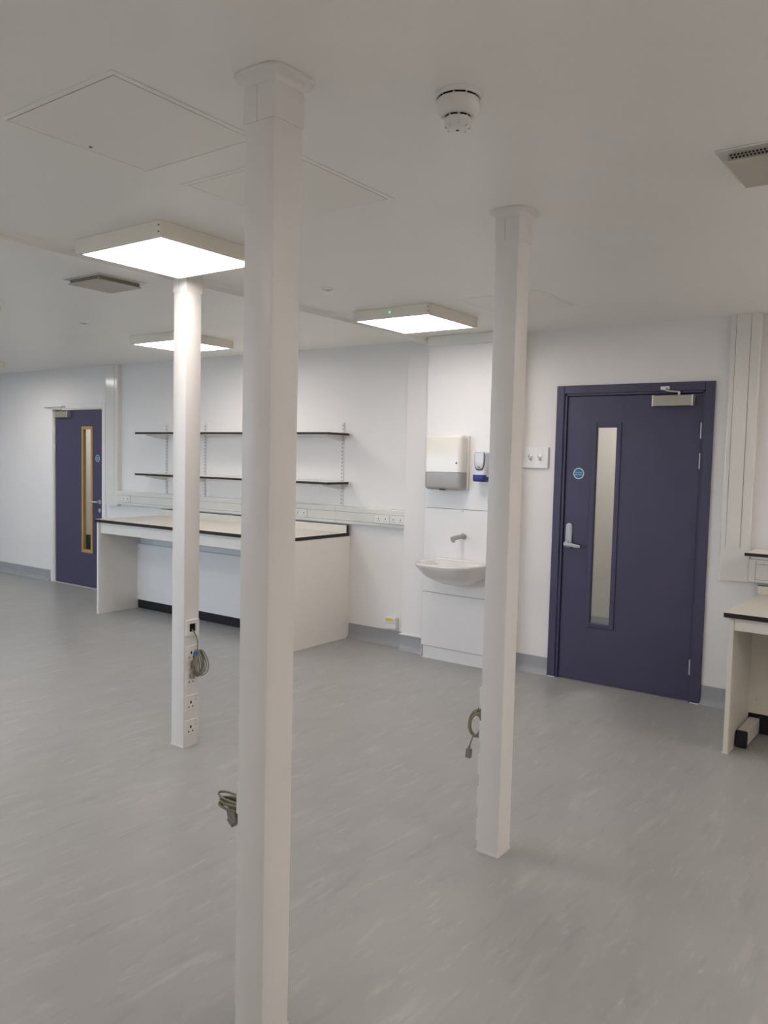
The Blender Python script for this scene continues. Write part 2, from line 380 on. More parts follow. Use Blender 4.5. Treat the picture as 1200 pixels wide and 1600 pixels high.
    # handle
    if painted:
        hx = .043
        b = nb(); t2 = bmesh.new(); n = 12; ring = []
        for k in range(n+1): a = math.pi*k/n; ring.append((.023*math.cos(a), .070+.023*math.sin(a)))
        for k in range(n+1): a = math.pi + math.pi*k/n; ring.append((.023*math.cos(a), -.062+.023*math.sin(a)))
        loft(b, [[(X(hx)+p[0]*q, yl-dy, 1.042+p[1]*q) for p in ring] for dy, q in ((0, 1), (.012, 1), (.016, .9))])
        t2.free()
        h = obj('handle', b, 'grey', t, smooth=40)
        b = nb(); lathe(b, [(.020, 0), (.020, .030), (.016, .034)], 24, X(hx-.004), yl-.014, .985, mtx=Matrix.Rotation(R(90), 4, 'X'))
        tube(b, smoothpath([(X(hx-.008), yl-.048, .985), (X(hx+.03), yl-.054, .983), (X(hx+.075), yl-.055, .977), (X(hx+.105), yl-.052, .975)], 6), [.013]*12+[.012]*7, 12)
        obj('lever', b, 'grey', h, smooth=40)
        b = nb(); lathe(b, [(.003, 0), (.003, .002)], 12, X(hx), yl-.016, 1.108, mtx=Matrix.Rotation(R(90), 4, 'X')); obj('screw', b, 'metal', h)
    else:
        hx = .052
        b = nb(); lathe(b, [(.026, 0), (.026, .008), (.011, .010), (.011, .045)], 24, X(hx), yl, 1.0, mtx=Matrix.Rotation(R(90), 4, 'X'))
        h = obj('handle', b, 'metal', t, smooth=40)
        b = nb(); tube(b, smoothpath([(X(hx), yl-.045, 1.0), (X(hx+.03), yl-.055, 1.0), (X(hx+.13), yl-.055, 1.0)], 5), .0095, 12); obj('lever', b, 'metal', h, smooth=40)
        b = nb(); lathe(b, [(.024, 0), (.024, .007), (.010, .008)], 24, X(hx), yl, .905, mtx=Matrix.Rotation(R(90), 4, 'X')); obj('lock_escutcheon', b, 'metal', t, smooth=40)
    if painted:
        [obj('sealant', sb(nb(), q, q+.065, WB-.022, WB, 0, .006), 'upvc', t) for q in (-.085, .945)]
    else:
        b = nb(); sb(b, 0, .926, WB-.01, WB+.1, 0, .004); obj('threshold', b, 'lamin', t)
    return t
make_door('door_1', 'near slate blue door with blue painted frame and narrow glass slot', -2.379, 1, True)
make_door('door_2', 'far slate blue door with pale frame and oak trimmed glass slot', -7.913, -1, False)
# what stands in the corridor behind the far pane
b = nb(); n = 24
loft(b, [[(-9.99+r*math.cos(2*math.pi*k/n), 6.70+r*math.sin(2*math.pi*k/n), z) for k in range(n)] for r, z in ((.11, 0), (.135, .36), (.148, .36), (.148, .39), (.128, .39), (.10, .03))])
tag(obj('waste_bin', b, 'green', smooth=30), 'dark green bin in corridor, seen through the far door pane', 'bin')

# ------------------------------------------------------------------ sockets (local: x right, y up, z out)
def holes(cx, cy, s=1.):
    b = nb()
    box(b, cx-.004*s, cx+.004*s, cy+.004*s, cy+.017*s, .0, .0105); box(b, cx-.0145*s, cx-.0055*s-.003, cy-.0135*s, cy-.0075*s, 0, .0105); box(b, cx+.0055*s+.003, cx+.0145*s, cy-.0135*s, cy-.0075*s, 0, .0105)
    return b
def single_socket(parent, T):
    p = obj('socket_plate', bx(-.043, .043, -.043, .043, 0, .010, bev=.003), 'upvc', parent, T)
    obj('socket_holes', holes(-.008, -.008, 1.15), 'dark', p, T)
    b = bx(.020, .030, .012, .032, .009, .0125, bev=.001); obj('rocker_switch', b, 'upvc', p, T)
    b = nb(); box(b, .019, .031, .0095, .0118, .009, .0103); box(b, .019, .031, .0322, .0345, .009, .0103); obj('switch_gap', b, 'gap', p, T)
    return p
def double_socket(parent, T, h=.072):
    p = obj('socket_plate', bx(-.073, .073, -h/2, h/2, 0, .010, bev=.003), 'upvc', parent, T)
    for s in (-1, 1):
        obj('socket_holes', holes(s*.036, -.008), 'gap', p, T)
        obj('rocker_switch', bx(s*.036-.016-.005, s*.036-.016+.005, .016, .030, .009, .012, bev=.001), 'upvc', p, T)
    return p
def entry_plate(parent, T):
    p = obj('cable_entry_plate', (lambda b: [box(b, -.043, .043, -.043, -.022, 0, .012), box(b, -.043, .043, .022, .043, 0, .012), box(b, -.043, -.022, -.022, .022, 0, .012), box(b, .022, .043, -.022, .022, 0, .012)] and b)(nb()), 'upvc', parent, T)
    obj('opening', bx(-.022, .022, -.022, .022, .0003, .002), 'dark', p, T)
    return p
FACE_PX = lambda x, y, z: Matrix.Translation((x, y, z)) @ Matrix(((0, 0, 1, 0), (1, 0, 0, 0), (0, 1, 0, 0), (0, 0, 0, 1)))     # faces +x
FACE_NX = lambda x, y, z: Matrix.Translation((x, y, z)) @ Matrix(((0, 0, -1, 0), (-1, 0, 0, 0), (0, 1, 0, 0), (0, 0, 0, 1)))   # faces -x
FACE_NY = lambda x, y, z: Matrix.Translation((x, y, z)) @ Matrix(((1, 0, 0, 0), (0, 0, -1, 0), (0, 1, 0, 0), (0, 0, 0, 1)))    # faces -y

# ------------------------------------------------------------------ columns
def make_column(x0, y0, s, label, side, zshift=0., zs=.102):
    x1, y1 = x0+s, y0+zs
    t = thing('service_column', ((x0+x1)/2, (y0+y1)/2, 0), label, 'column', 'square white service columns')
    vert = lambda m, d: abs(d.z) > .5
    obj('shaft', bx(x0, x1, y0, y1, 0, H, bev=.004, pick=vert), 'column', t, smooth=30)
    b = nb(); e = .0025; xs = x0+s*.42
    box(b, x0-e, xs-.0008, y0-e, y1+e, 2.402, H-.004, bev=.002, pick=vert, seg=1); box(b, xs+.0008, x1+e, y0-e, y1+e, 2.402, H-.004, bev=.002, pick=vert, seg=1)
    obj('cap_sleeve', b, 'column', t)
    b = nb()
    def rr(g, r, z):
        pts = []
        for cx, cy, a0 in ((x1+g-r, y1+g-r, 0), (x0-g+r, y1+g-r, 90), (x0-g+r, y0-g+r, 180), (x1+g-r, y0-g+r, 270)):
            for k in range(7): a = R(a0+15*k); pts.append((cx+r*math.cos(a), cy+r*math.sin(a), z))
        return pts
    loft(b, [rr(.0036, .004, H-.030), rr(.006, .010, H-.022), rr(.013, .028, H-.015), rr(.025, .040, H-.011), rr(.033, .048, H-.010), rr(.035, .05, H-.006), rr(.033, .048, H)])
    obj('ceiling_collar', b, 'column', t, smooth=35)
    b = nb(); g = .0018
    box(b, x0-g, x1+g, y0-g, y0, 0, .012, bev=.002); box(b, x0-g, x1+g, y1, y1+g, 0, .012, bev=.002); box(b, x0-g, x0, y0, y1, 0, .012, bev=.002); box(b, x1, x1+g, y0, y1, 0, .012, bev=.002)
    obj('base_bead', b, 'upvc', t)
    f = FACE_PX if side > 0 else FACE_NX; xf = x1 if side > 0 else x0
    yc = (y0+y1)/2
    entry_plate(t, f(xf, yc, .6455+zshift))
    for z in (.508, .3745, .2395, .1055): single_socket(t, f(xf, yc, z+zshift))
    return t
make_column(-3.420, 2.797, .098, 'white column with sockets and a coiled cable, in front of the long bench', 1)
make_column(-1.543, 1.485, .102, 'nearest and widest of the three white columns', -1)
make_column(-1.531, 2.790, .097, 'white column standing before the wash basin, cable loop at its left', -1, -.022)

# ------------------------------------------------------------------ cables on the columns
def cable_end(parent, p, d, L=.034):
    T = Matrix.Translation(p) @ Vector((0, 0, -1)).rotation_difference(Vector(d)).to_matrix().to_4x4()
    c = obj('connector', bx(-.011, .011, -.008, .008, -L, 0, bev=.002), 'plug', parent, T)
    b = nb(); lathe(b, [(.0055, 0), (.0045, .014)], 10); obj('strain_relief', b, 'plug', c, T)
    return c
# column before the bench: long hanging loops tied with blue tape
t = thing('coiled_cable', (-3.30, 2.87, .38), 'grey cable hanging in long loops with a blue tie', 'cable')
b = nb()
tube(b, smoothpath([(-3.318, 2.846, .635), (-3.305, 2.852, .622), (-3.296, 2.866, .58), (-3.296, 2.868, .53), (-3.298, 2.866, .505)], 8), .0030, 8)
obj('feed_wire', b, 'cable', t, smooth=60)
for k in range(13):
    f = k/12; w_ = .006 + .034*f; hgt = .062+.010*random.random(); cy = 2.866 + .020*f + random.uniform(-.003, .003); zt = .524 - .004*random.random()
    pts = []
    for q in range(25):
        a = 2*math.pi*q/24
        pts.append((-3.300+.012*math.sin(a*1+k)+.0015*k-.004, cy + w_*math.sin(a)*(1-.35*math.cos(a)) - .012*(1-math.cos(a))*.5*(1-f), zt - hgt*(1-math.cos(a))))
    b = nb(); tube(b, pts, .0031, 6, cap=False); obj('loop', b, 'cable', t, smooth=60)
b = nb(); tube(b, smoothpath([(-3.294, 2.858, .508), (-3.294, 2.842, .46), (-3.294, 2.836, .415), (-3.294, 2.834, .40)], 8), .0028, 6); obj('tail', b, 'cable', t, smooth=60)
b = nb(); box(b, -3.307, -3.281, 2.849, 2.866, .499, .519, bev=.006, seg=3); obj('tie', b, 'tie', t, smooth=50)
cable_end(t, (-3.294, 2.834, .402), (0, -.1, -1), .026)
# column before the wash basin: round loop and a hanging connector
t = thing('coiled_cable', (-1.565, 2.84, .35), 'grey cable in a round loop with a hanging connector', 'cable')
b = nb(); tube(b, smoothpath([(-1.533, 2.84, .60), (-1.553, 2.84, .585), (-1.568, 2.84, .566), (-1.578, 2.84, .548)], 8), .0030, 8); obj('feed_wire', b, 'cable', t, smooth=60)
for k in range(9):
    rx = .022+.0032*k; rz = .044+.0018*k; cx = -1.574 + random.uniform(-.005, .004); cz = .498+random.uniform(-.004, .004); ph = random.random()*6
    pts = [(cx+rx*math.cos(2*math.pi*q/28)+.006*math.sin(2*math.pi*q/28), 2.828+.004*k+.004*math.sin(2*math.pi*q/28+ph), cz+rz*math.sin(2*math.pi*q/28)) for q in range(29)]
    b = nb(); tube(b, pts, .0034, 6, cap=False); obj('loop', b, 'cable', t, smooth=60)
b = nb(); tube(b, smoothpath([(-1.588, 2.84, .455), (-1.596, 2.84, .430), (-1.604, 2.84, .405), (-1.606, 2.84, .392)], 8), .0028, 6); obj('tail', b, 'cable', t, smooth=60)
cable_end(t, (-1.606, 2.84, .390), (-.1, 0, -1), .038)
# nearest column: bundle sticking out sideways
t = thing('coiled_cable', (-1.60, 1.53, .56), 'grey cable bundle sticking out sideways from the nearest column', 'cable')
for k in range(7):
    L = .104-.004*abs(k-3)+random.uniform(-.006, .006) + (.018 if k == 6 else 0); zc = .598+.0035*k; yo = 1.53+random.uniform(-.012, .012); hw = .010+.003*random.random()
    pts = []
    for q in range(25):
        a = 2*math.pi*q/24
        pts.append((-1.556-L/2+L/2*math.cos(a), yo+hw*math.sin(a)+.004, zc+.006*math.sin(a)-.012*(1-math.cos(a))*.25*(1 if k < 6 else -.3)))
    b = nb(); tube(b, pts, .0034, 6, cap=False); obj('loop', b, 'cable', t, smooth=60)
b = nb(); tube(b, smoothpath([(-1.545, 1.53, .615), (-1.60, 1.53, .604), (-1.650, 1.528, .598), (-1.648, 1.528, .588), (-1.618, 1.528, .577), (-1.602, 1.528, .580)], 8), .0030, 6); obj('tail', b, 'cable', t, smooth=60)
T = Matrix.Translation((-1.598, 1.524, .588)) @ Matrix.Rotation(R(-14), 4, 'Y')
obj('connector', bx(-.017, .017, -.012, .012, -.030, .008, bev=.003), 'plug', t, T)
T2 = Matrix.Translation((-1.594, 1.520, .563)) @ Matrix.Rotation(R(38), 4, 'Y')
obj('connector_nose', bx(-.014, .014, -.010, .010, -.012, .010, bev=.003), 'plug', t, T2)

# ------------------------------------------------------------------ ceiling lights
LZ = 2.455
def make_light(cx, cy, label):
    t = thing('ceiling_light', (cx, cy, H), label, 'ceiling light', 'square ceiling light panels')
    o = .2975; i = .274
    b = nb()
    for q in ((-o, o, -o, -i), (-o, o, i, o), (-o, -i, -i, i), (i, o, -i, i)): box(b, cx+q[0], cx+q[1], cy+q[2], cy+q[3], LZ, H, bev=.002, seg=1)
    obj('housing', b, 'cream', t)
    for dz in (.018, .045): obj('screw', lathe(nb(), [(.0035, 0), (.0035, .0025)], 10, cx+o-.008, cy-o, LZ+dz, mtx=Matrix.Rotation(R(90), 4, 'X')), 'gap', t)
    obj('lamp_diffuser', bx(cx-i, cx+i, cy-i, cy+i, LZ+.001, LZ+.012), 'lamp', t)
    return t
l1 = make_light(-3.043, 2.470, 'lit square ceiling light panel half behind the nearest column')
l2 = dup(l1, (-3.043, 4.490, H), 'lit square ceiling light panel above the wash basin, green indicator on its side')
b = nb(); lathe(b, [(.006, 0), (.006, .002)], 12, -3.043, 4.490-.2975, 2.490, mtx=Matrix.Rotation(R(90), 4, 'X')); obj('indicator_lamp', b, 'led', l2)
dup(l1, (-5.380, 4.490, H), 'lit square ceiling light panel over the long bench shelves')
dup(l1, (-5.383, 2.485, H), 'ceiling light panel of which only one corner shows, nearer the half hidden light')
dup(l1, (-8.94, 4.450, H), 'ceiling light panel of which only one corner shows, near the far blue door')

for x, y, lb in ((-2.45, -.45, 'added unseen ceiling light panel behind the viewpoint by the rear wall'), (-5.380, .35, 'added unseen ceiling light panel before the middle window'), 
                 (.70, 2.470, 'added unseen ceiling light panel before the low right bench'), (.70, 4.490, 'added unseen ceiling light panel over the low right bench'), (1.50, .95, 'added unseen ceiling light panel in the rear right corner'), (2.05, 2.47, 'added unseen ceiling light panel close to the right end wall'), (2.05, 4.49, 'added unseen ceiling light panel in the far right corner'), (-9.0, 2.470, 'added unseen ceiling light panel before the far left door')):
    dup(l1, (x, y, H), lb)  # unseen panels added to brighten the near zone and the right-facing sides

# ------------------------------------------------------------------ ceiling air vents
def make_vent(cx, cy, label):
    t = thing('air_vent', (cx, cy, H), label, 'air vent', 'square ceiling air vents')
    b = nb(); box(b, cx-.165, cx+.165, cy-.165, cy+.165, H-.005, H, bev=.002, seg=1); obj('flange', b, 'trunk', t)
    core = obj('perforated_core', bx(cx-.132, cx+.132, cy-.132, cy+.132, H-.026, H-.005), 'diffbeige', t)
    b = nb(); n = 24
    for k in range(n):
        u = -.122 + .244*k/(n-1)
        for dz in (.011, .019):
            uu = u + (.0025 if dz > .015 else -.0025)
            for s in (-1, 1):
                box(b, cx+uu-.0030, cx+uu+.0030, cy+s*.132-.0008, cy+s*.132+.0008, H-dz-.0028, H-dz+.0028)
                box(b, cx+s*.132-.0008, cx+s*.132+.0008, cy+uu-.0030, cy+uu+.0030, H-dz-.0028, H-dz+.0028)
    ho = obj('perforations', b, 'dark', core); ho['kind'] = 'stuff'
    obj('face_plate', bx(cx-.140, cx+.140, cy-.140, cy+.140, H-.031, H-.026, bev=.0015, seg=1), 'diffbeige', t)
    return t
v1 = make_vent(-3.985, 2.778, 'square beige air vent beyond the half hidden ceiling light')
dup(v1, (-.528, 2.775, H), 'square beige air vent with a row of dark holes, near the smoke detector')

# ------------------------------------------------------------------ ceiling hatches, sensors, smoke detector
def hatch(x0, x1, y0, y1, label, key):
    t = thing('access_panel', ((x0+x1)/2, (y0+y1)/2, H), label, 'access panel', 'ceiling access panels')
    b = nb(); f = .022
    for q in ((x0-f, x1+f, y0-f, y0-.003), (x0-f, x1+f, y1+.003, y1+f), (x0-f, x0-.003, y0-.003, y1+.003), (x1+.003, x1+f, y0-.003, y1+.003)): box(b, *q, H-.0025, H, bev=.001, seg=1)
    obj('frame', b, 'ceil', t)
    obj('shadow_gap', bx(x0-.003, x1+.003, y0-.003, y1+.003, H-.0004, H), 'gap', t)
    obj('panel', bx(x0, x1, y0, y1, H-.0022, H-.0002), 'hatch', t)
    if key: obj('key_hole', lathe(nb(), [(.006, 0), (.006, .001)], 14, *key, H-.0032), 'gap', t)
hatch(-2.318, -1.818, 1.292, 1.778, 'nearest flush square ceiling hatch with a small keyhole', (-2.293, 1.546))
hatch(-2.312, -1.800, 1.955, 2.448, 'flush square ceiling hatch passing behind the nearest column', None)
hatch(-2.530, -2.026, 4.200, 4.690, 'faint flush ceiling hatch beyond the light above the wash basin', None)

t = thing('smoke_detector', (-1.145, 1.861, H), 'white round smoke detector on the near ceiling', 'smoke detector')
cx, cy = -1.145, 1.861
obj('base_ring', lathe(nb(), [(.062, H), (.062, H-.006), (.058, H-.012), (.054, H-.012)], 40, cx, cy), 'upvc', t, smooth=40)
obj('body', lathe(nb(), [(.050, H-.011), (.050, H-.015), (.055, H-.017), (.057, H-.035), (.054, H-.048), (.044, H-.057), (.034, H-.058)], 40, cx, cy), 'upvc', t, smooth=40)
b = nb()
for k in range(10):
    a = 2*math.pi*(k+.5)/10; T = Matrix.Translation((cx, cy, H-.0138)) @ Matrix.Rotation(a, 4, 'Z'); q = bmesh.new(); bb = box(nb(), .050, .0535, -.0135, .0135, -.0016, .0016); bmesh.ops.transform(bb, matrix=T, verts=bb.verts); merge(b, bb); q.free()
obj('vent_slot', b, 'dark', t)
hd = obj('sensor_head', lathe(nb(), [(.031, H-.057), (.031, H-.063), (.036, H-.064), (.036, H-.071), (.032, H-.083), (.022, H-.090), (.006, H-.091), (.0, H-.091)], 36, cx, cy), 'upvc', t, smooth=40)
b = nb()
for k in range(8):
    a = 2*math.pi*(k+.3)/8; T = Matrix.Translation((cx, cy, H-.0605)) @ Matrix.Rotation(a, 4, 'Z'); bb = box(nb(), .0305, .0335, -.0085, .0085, -.0018, .0018); bmesh.ops.transform(bb, matrix=T, verts=bb.verts); merge(b, bb)
obj('sensor_slot', b, 'dark', hd)
b = nb()
for k in range(8):
    a = 2*math.pi*(k+.8)/8; T = Matrix.Translation((cx, cy, 0)) @ Matrix.Rotation(a, 4, 'Z'); bb = box(nb(), .020, .0335, -.001, .001, H-.088, H-.070); bmesh.ops.transform(bb, matrix=T, verts=bb.verts); merge(b, bb)
obj('rib', b, 'upvc', hd)
obj('lens', lathe(nb(), [(.004, 0), (.004, .002)], 14, cx, cy, H-.0925), 'gap', hd)
for (x, y, r, lb) in ((-3.01, 3.547, .036, 'small round grey ceiling sensor above the shelves'), (-5.37, 3.563, .034, 'small round ceiling sensor near the far left door')):
    t = thing('ceiling_sensor', (x, y, H), lb, 'sensor', 'round ceiling sensors')
    obj('rim', lathe(nb(), [(r+.006, H), (r+.006, H-.003), (r, H-.006)], 30, x, y), 'upvc', t, smooth=40)
    obj('face', lathe(nb(), [(r-.002, H-.006), (r-.004, H-.009), (r*.5, H-.012), (0, H-.013)], 30, x, y), 'trunk', t, smooth=40)
    b = nb(); lathe(b, [(r*.35, H-.0125), (r*.3, H-.016), (0, H-.017)], 20, x, y); obj('lens', b, 'dispg', t, smooth=40)

# ------------------------------------------------------------------ trunking
def grooved(bm, x0, x1, y0, y1, z0, z1): return box(bm, x0, x1, y0, y1, z0, z1, bev=.006, seg=2)
TY = WB-.06
t = thing('wall_trunking', (-5.6, WB, .99), 'white dado trunking with sockets running behind the long bench', 'trunking')
tz0, tz1, lz0, lz1 = .998, 1.146, 1.026, 1.102
XJ = -7.56
obj('trunking_body', box(nb(), XJ, NX0, TY+.003, WB, tz0, tz1, bev=.010, seg=3, pick=lambda m, d: abs(d.x) > .5 and m.y < WB-.01), 'trunk', t)
lids = [-7.56, -6.55, -5.56, -4.466, NX0-.004]
for a, c in zip(lids, lids[1:]): obj('lid', bx(a+.001, c-.001, TY, TY+.003, lz0+.0015, lz1-.0015), 'trunk', t)
b = nb(); box(b, XJ, NX0, TY+.0024, TY+.0032, lz0-.001, lz0+.001); box(b, XJ, NX0, TY+.0024, TY+.0032, lz1-.001, lz1+.001)
obj('lid_joint', b, 'gap', t)
b = nb()
for x in (-4.466,): box(b, x-.001, x+.001, TY+.0022, TY+.0034, tz0+.01, tz1-.01)
obj('joint_line', b, 'gap', t)
obj('riser', box(nb(), -7.78, -7.56, TY+.006, WB, tz0-.018, H, bev=.010, seg=3, pick=lambda m, d: abs(d.z) > .5 and m.y < WB-.01), 'trunk', t)
obj('riser_lid', bx(-7.725, -7.615, TY+.002, TY+.006, tz0+.09, H-.002, bev=.001, seg=1), 'trunk', t)
for x in (-7.395, -4.858, -3.930, -3.803): 
    double_socket(t, FACE_NY(x, TY, (lz0+lz1)/2)) if x != -3.930 else None
double_socket(t, FACE_NY(-3.955, TY, (lz0+lz1)/2))

t = thing('wall_trunking', (-1.2, WB, .84), 'white trunking riser beside the near blue door, turning along the low bench', 'trunking')
TY2 = WB-.05
obj('riser', box(nb(), -1.290, -1.110, TY2+.003, WB, .845, H, bev=.010, seg=3, pick=lambda m, d: abs(d.z) > .5 and m.y < WB-.01), 'trunk', t)
obj('riser_lid', bx(-1.254, -1.170, TY2, TY2+.003, 1.055, H-.002), 'trunk', t)
b = nb(); box(b, -1.2565, -1.2545, TY2+.0024, TY2+.0032, 1.055, H); box(b, -1.1695, -1.1675, TY2+.0024, TY2+.0032, 1.055, H); obj('lid_joint', b, 'gap', t)
obj('trunking_body', box(nb(), -1.110, XR-.01, TY2+.003, WB, .845, .99, bev=.010, seg=3, pick=lambda m, d: abs(d.x) > .5 and m.y < WB-.01), 'trunk', t)
obj('lid', bx(-1.068, XR-.02, TY2, TY2+.003, .869, .961), 'trunk', t)
b = nb(); box(b, -1.07, XR-.02, TY2+.0024, TY2+.0032, .866, .868); box(b, -1.07, XR-.02, TY2+.0024, TY2+.0032, .962, .964); box(b, -1.071, -1.069, TY2+.0022, TY2+.0034, .85, .985); obj('joint_line', b, 'gap', t)

# ------------------------------------------------------------------ long bench
t = thing('lab_bench', (-5.58, 5.05, 0), 'long white bench with cream worktop and dark edge under the shelves', 'bench')
xa, xb_, yf = -6.82, -4.338, 4.640
obj('worktop', bx(xa, xb_, yf, WB-.02, .892, .9192), 'core', t)
obj('worktop_laminate', bx(xa+.001, xb_-.001, yf+.001, WB-.021, .9192, .9205), 'lamin', t)
u = obj('upstand', bx(xa, xb_, 5.428, 5.447, .9205, .988), 'core', t)
obj('upstand_laminate', bx(xa+.001, xb_-.006, 5.4265, 5.428, .9205, .985), 'lamin', u)
obj('end_panel', bx(xa+.006, xa+.031, yf+.02, WB-.02, 0, .892, bev=.0012, seg=1), 'board', t)
obj('end_panel', bx(xb_-.031, xb_-.004, yf+.02, WB-.001, 0, .892, bev=.0012, seg=1), 'board', t)
for q in (xb_-.034, xa+.003): obj('sealant', bx(q, q+.032, yf+.018, WB-.03, 0, .004), 'upvc', t)
obj('apron', bx(xa+.031, xb_-.031, yf+.045, yf+.063, .785, .892), 'board', t)
obj('back_panel', bx(xa+.031, xb_-.031, 5.115, 5.133, .086, .652), 'boardw', t)
obj('back_rail', bx(xa+.031, xb_-.031, 5.150, 5.180, .645, .715), 'boardw', t)
obj('plinth', bx(xa+.031, xb_-.031, 5.122, 5.140, 0, .086), 'black', t)
for z in (.14, .60): obj('screw_cap', lathe(nb(), [(.007, 0), (.006, .004)], 12, xa+.05, 5.115, z, mtx=Matrix.Rotation(R(90), 4, 'X')), 'dispg', t)

# ------------------------------------------------------------------ wall shelves on slotted uprights
SY = 5.180
for i, (x, lb) in enumerate(((-6.790, 'leftmost slotted shelf upright on the wall'), (-6.200, 'slotted shelf upright just right of the socketed column'), (-4.438, 'rightmost slotted shelf upright on the wall'))):
    t = thing('shelf_upright', (x, WB, 1.15), lb, 'shelf upright', 'slotted shelf uprights')
    b = nb(); box(b, x-.012, x-.009, WB-.012, WB, 1.148, 1.865); box(b, x+.009, x+.012, WB-.012, WB, 1.148, 1.865); box(b, x-.012, x+.012, WB-.0125, WB-.011, 1.148, 1.865)
    obj('channel', b, 'upvc', t)
    b = nb(); k = 0; z = 1.165
    while z < 1.855:
        box(b, x-.0065, x-.0028, WB-.0132, WB-.0125, z, z+.014); box(b, x+.0028, x+.0065, WB-.0132, WB-.0125, z, z+.014); z += .032
    o = obj('slots', b, 'gap', t); o['kind'] = 'stuff'
for z, lb in ((1.775, 'upper long wall shelf with dark front edge above the bench'), (1.357, 'lower long wall shelf with dark front edge above the bench')):
    t = thing('wall_shelf', (-5.64, 5.33, z), lb, 'shelf', 'wall shelves above the long bench')
    obj('shelf_board', bx(-6.925, -4.362, SY, WB-.014, z-.019, z), 'core', t)
    b = nb(); box(b, -6.924, -4.363, SY+.0012, WB-.0145, z, z+.0012); box(b, -6.924, -4.363, SY+.0012, WB-.0145, z-.0202, z-.019); obj('laminate', b, 'board', t)
    for x in (-6.790, -6.200, -4.438):
        b = nb(); pr = [(WB-.013, z-.0205), (SY+.03, z-.0205), (SY+.03, z-.032), (WB-.06, z-.066), (WB-.013, z-.070)]
        extrude_profile(b, pr, x-.0025, x+.0025); obj('bracket', b, 'upvc', t)

# ------------------------------------------------------------------ wash basin panel and its fittings
SYP = 5.325; PX0, PX1 = -3.478, -2.745
t = thing('wall_basin', ((PX0+PX1)/2, WB, 0), 'full height white boxed panel behind the wash basin', 'wall panel', kind='structure')
obj('carcass', bx(PX0+.004, PX1-.002, SYP+.018, WB, 0, H-.001), 'boardw', t)
obj('shaded_edge_trim', bx(NX1+.004, PX0-.005, SYP+.03, WB, 0, H-.001), 'gap', t)  # recessed white trim, coloured dark to paint the shade in the gap
obj('corner_bead', bx(PX0-.006, PX0+.001, SYP+.004, SYP+.05, 0, H-.001, bev=.002), 'upvc', t)
g = .0016
obj('upper_panel', bx(PX0+.003, PX1, SYP, SYP+.018, 1.193+g, 2.440, bev=.001, seg=1), 'boardw', t)
obj('middle_panel', bx(PX0+.003, PX1, SYP, SYP+.018, .527+g, 1.193-g, bev=.001, seg=1), 'boardw', t)
obj('lower_panel', bx(PX0+.003, PX1, SYP, SYP+.018, .100, .527-g, bev=.001, seg=1), 'boardw', t)
for q in (1.188, .522): obj('panel_joint', bx(PX0+.004, PX1-.002, SYP+.010, SYP+.0185, q, q+.010), 'gap', t)
obj('plinth', bx(PX0+.018, PX1, SYP+.008, SYP+.02, 0, .094), 'boardw', t)
obj('header_strip', bx(PX0-.004, PX1, SYP-.012, SYP+.018, 2.440, H-.001, bev=.002), 'ceil', t)
b = nb(); lathe(b, [(.007, 0), (.006, .003)], 14, -3.132, SYP, 1.179, mtx=Matrix.Rotation(R(90), 4, 'X')); obj('panel_lock', b, 'metal', t)
b = nb(); box(b, PX0, PX1, SYP+.002, SYP+.010, 0, .004); obj('sealant', b, 'upvc', t)
b = nb(); box(b, -3.505, -3.488, SYP-.006, SYP+.03, H-.014, H-.001); obj('corner_clip', b, 'gap', t)

BX, BZ = -3.105, .800
t = thing('wash_basin', (BX, SYP, .63), 'white wall hung ceramic wash basin under the grey spout', 'wash basin')
def outline(hw, dep, z, back=SYP, n=40, yoff=0.):
    """D shaped plan: straight back on the panel, sides running out to a gently bowed front"""
    pts = []
    for k in range(n+1):
        a = math.pi*k/n; c, s_ = math.cos(a), math.sin(a)
        e = .52
        x = hw*math.copysign(abs(c)**e, c); y = dep*abs(s_)**.62
        pts.append((BX+x, back-yoff-y, z))
    return pts
rings = [outline(.085, .16, .632, yoff=.0), outline(.12, .205, .640), outline(.165, .26, .660), outline(.212, .325, .695), outline(.246, .375, .738), outline(.266, .405, .775), outline(.272, .415, .790), outline(.272, .415, .798), outline(.268, .411, .803),
         outline(.246, .348, .803, yoff=.035), outline(.240, .338, .798, yoff=.04), outline(.225, .305, .768, yoff=.05), outline(.19, .255, .725, yoff=.07), outline(.12, .165, .700, yoff=.11), outline(.04, .05, .692, yoff=.17)]
b = nb(); loft(b, rings); obj('bowl', b, 'china', t, smooth=45)
b = nb(); box(b, BX-.268, BX+.268, SYP-.042, SYP, .790, .812, bev=.006, seg=3); obj('back_ledge', b, 'china', t, smooth=45)
b = nb(); lathe(b, [(.020, 0), (.020, .003), (.012, .004), (.012, .001)], 20, BX, SYP-.195, .692); obj('waste', b, 'chrome', t, smooth=40)
t = thing('spout_tap', (-3.12, SYP, .985), 'grey wall mounted spout above the wash basin', 'tap')
TX, TZ = -3.118, .990
b = nb(); lathe(b, [(.023, 0), (.023, .008), (.019, .012)], 28, TX, SYP, TZ, mtx=Matrix.Rotation(R(90), 4, 'X')); obj('wall_flange', b, 'tap', t, smooth=40)
b = nb(); P = smoothpath([(TX, SYP-.008, TZ), (TX-.004, SYP-.05, TZ-.002), (TX-.006, SYP-.10, TZ-.005), (TX-.006, SYP-.152, TZ-.012)], 6); tube(b, P, [.0155+.003*i/len(P) for i in range(len(P))], 16); obj('spout', b, 'tap', t, smooth=40)
b = nb(); lathe(b, [(.012, 0), (.012, -.014), (.009, -.014)], 18, TX-.006, SYP-.140, TZ-.024); obj('outlet', b, 'tap', t, smooth=40)

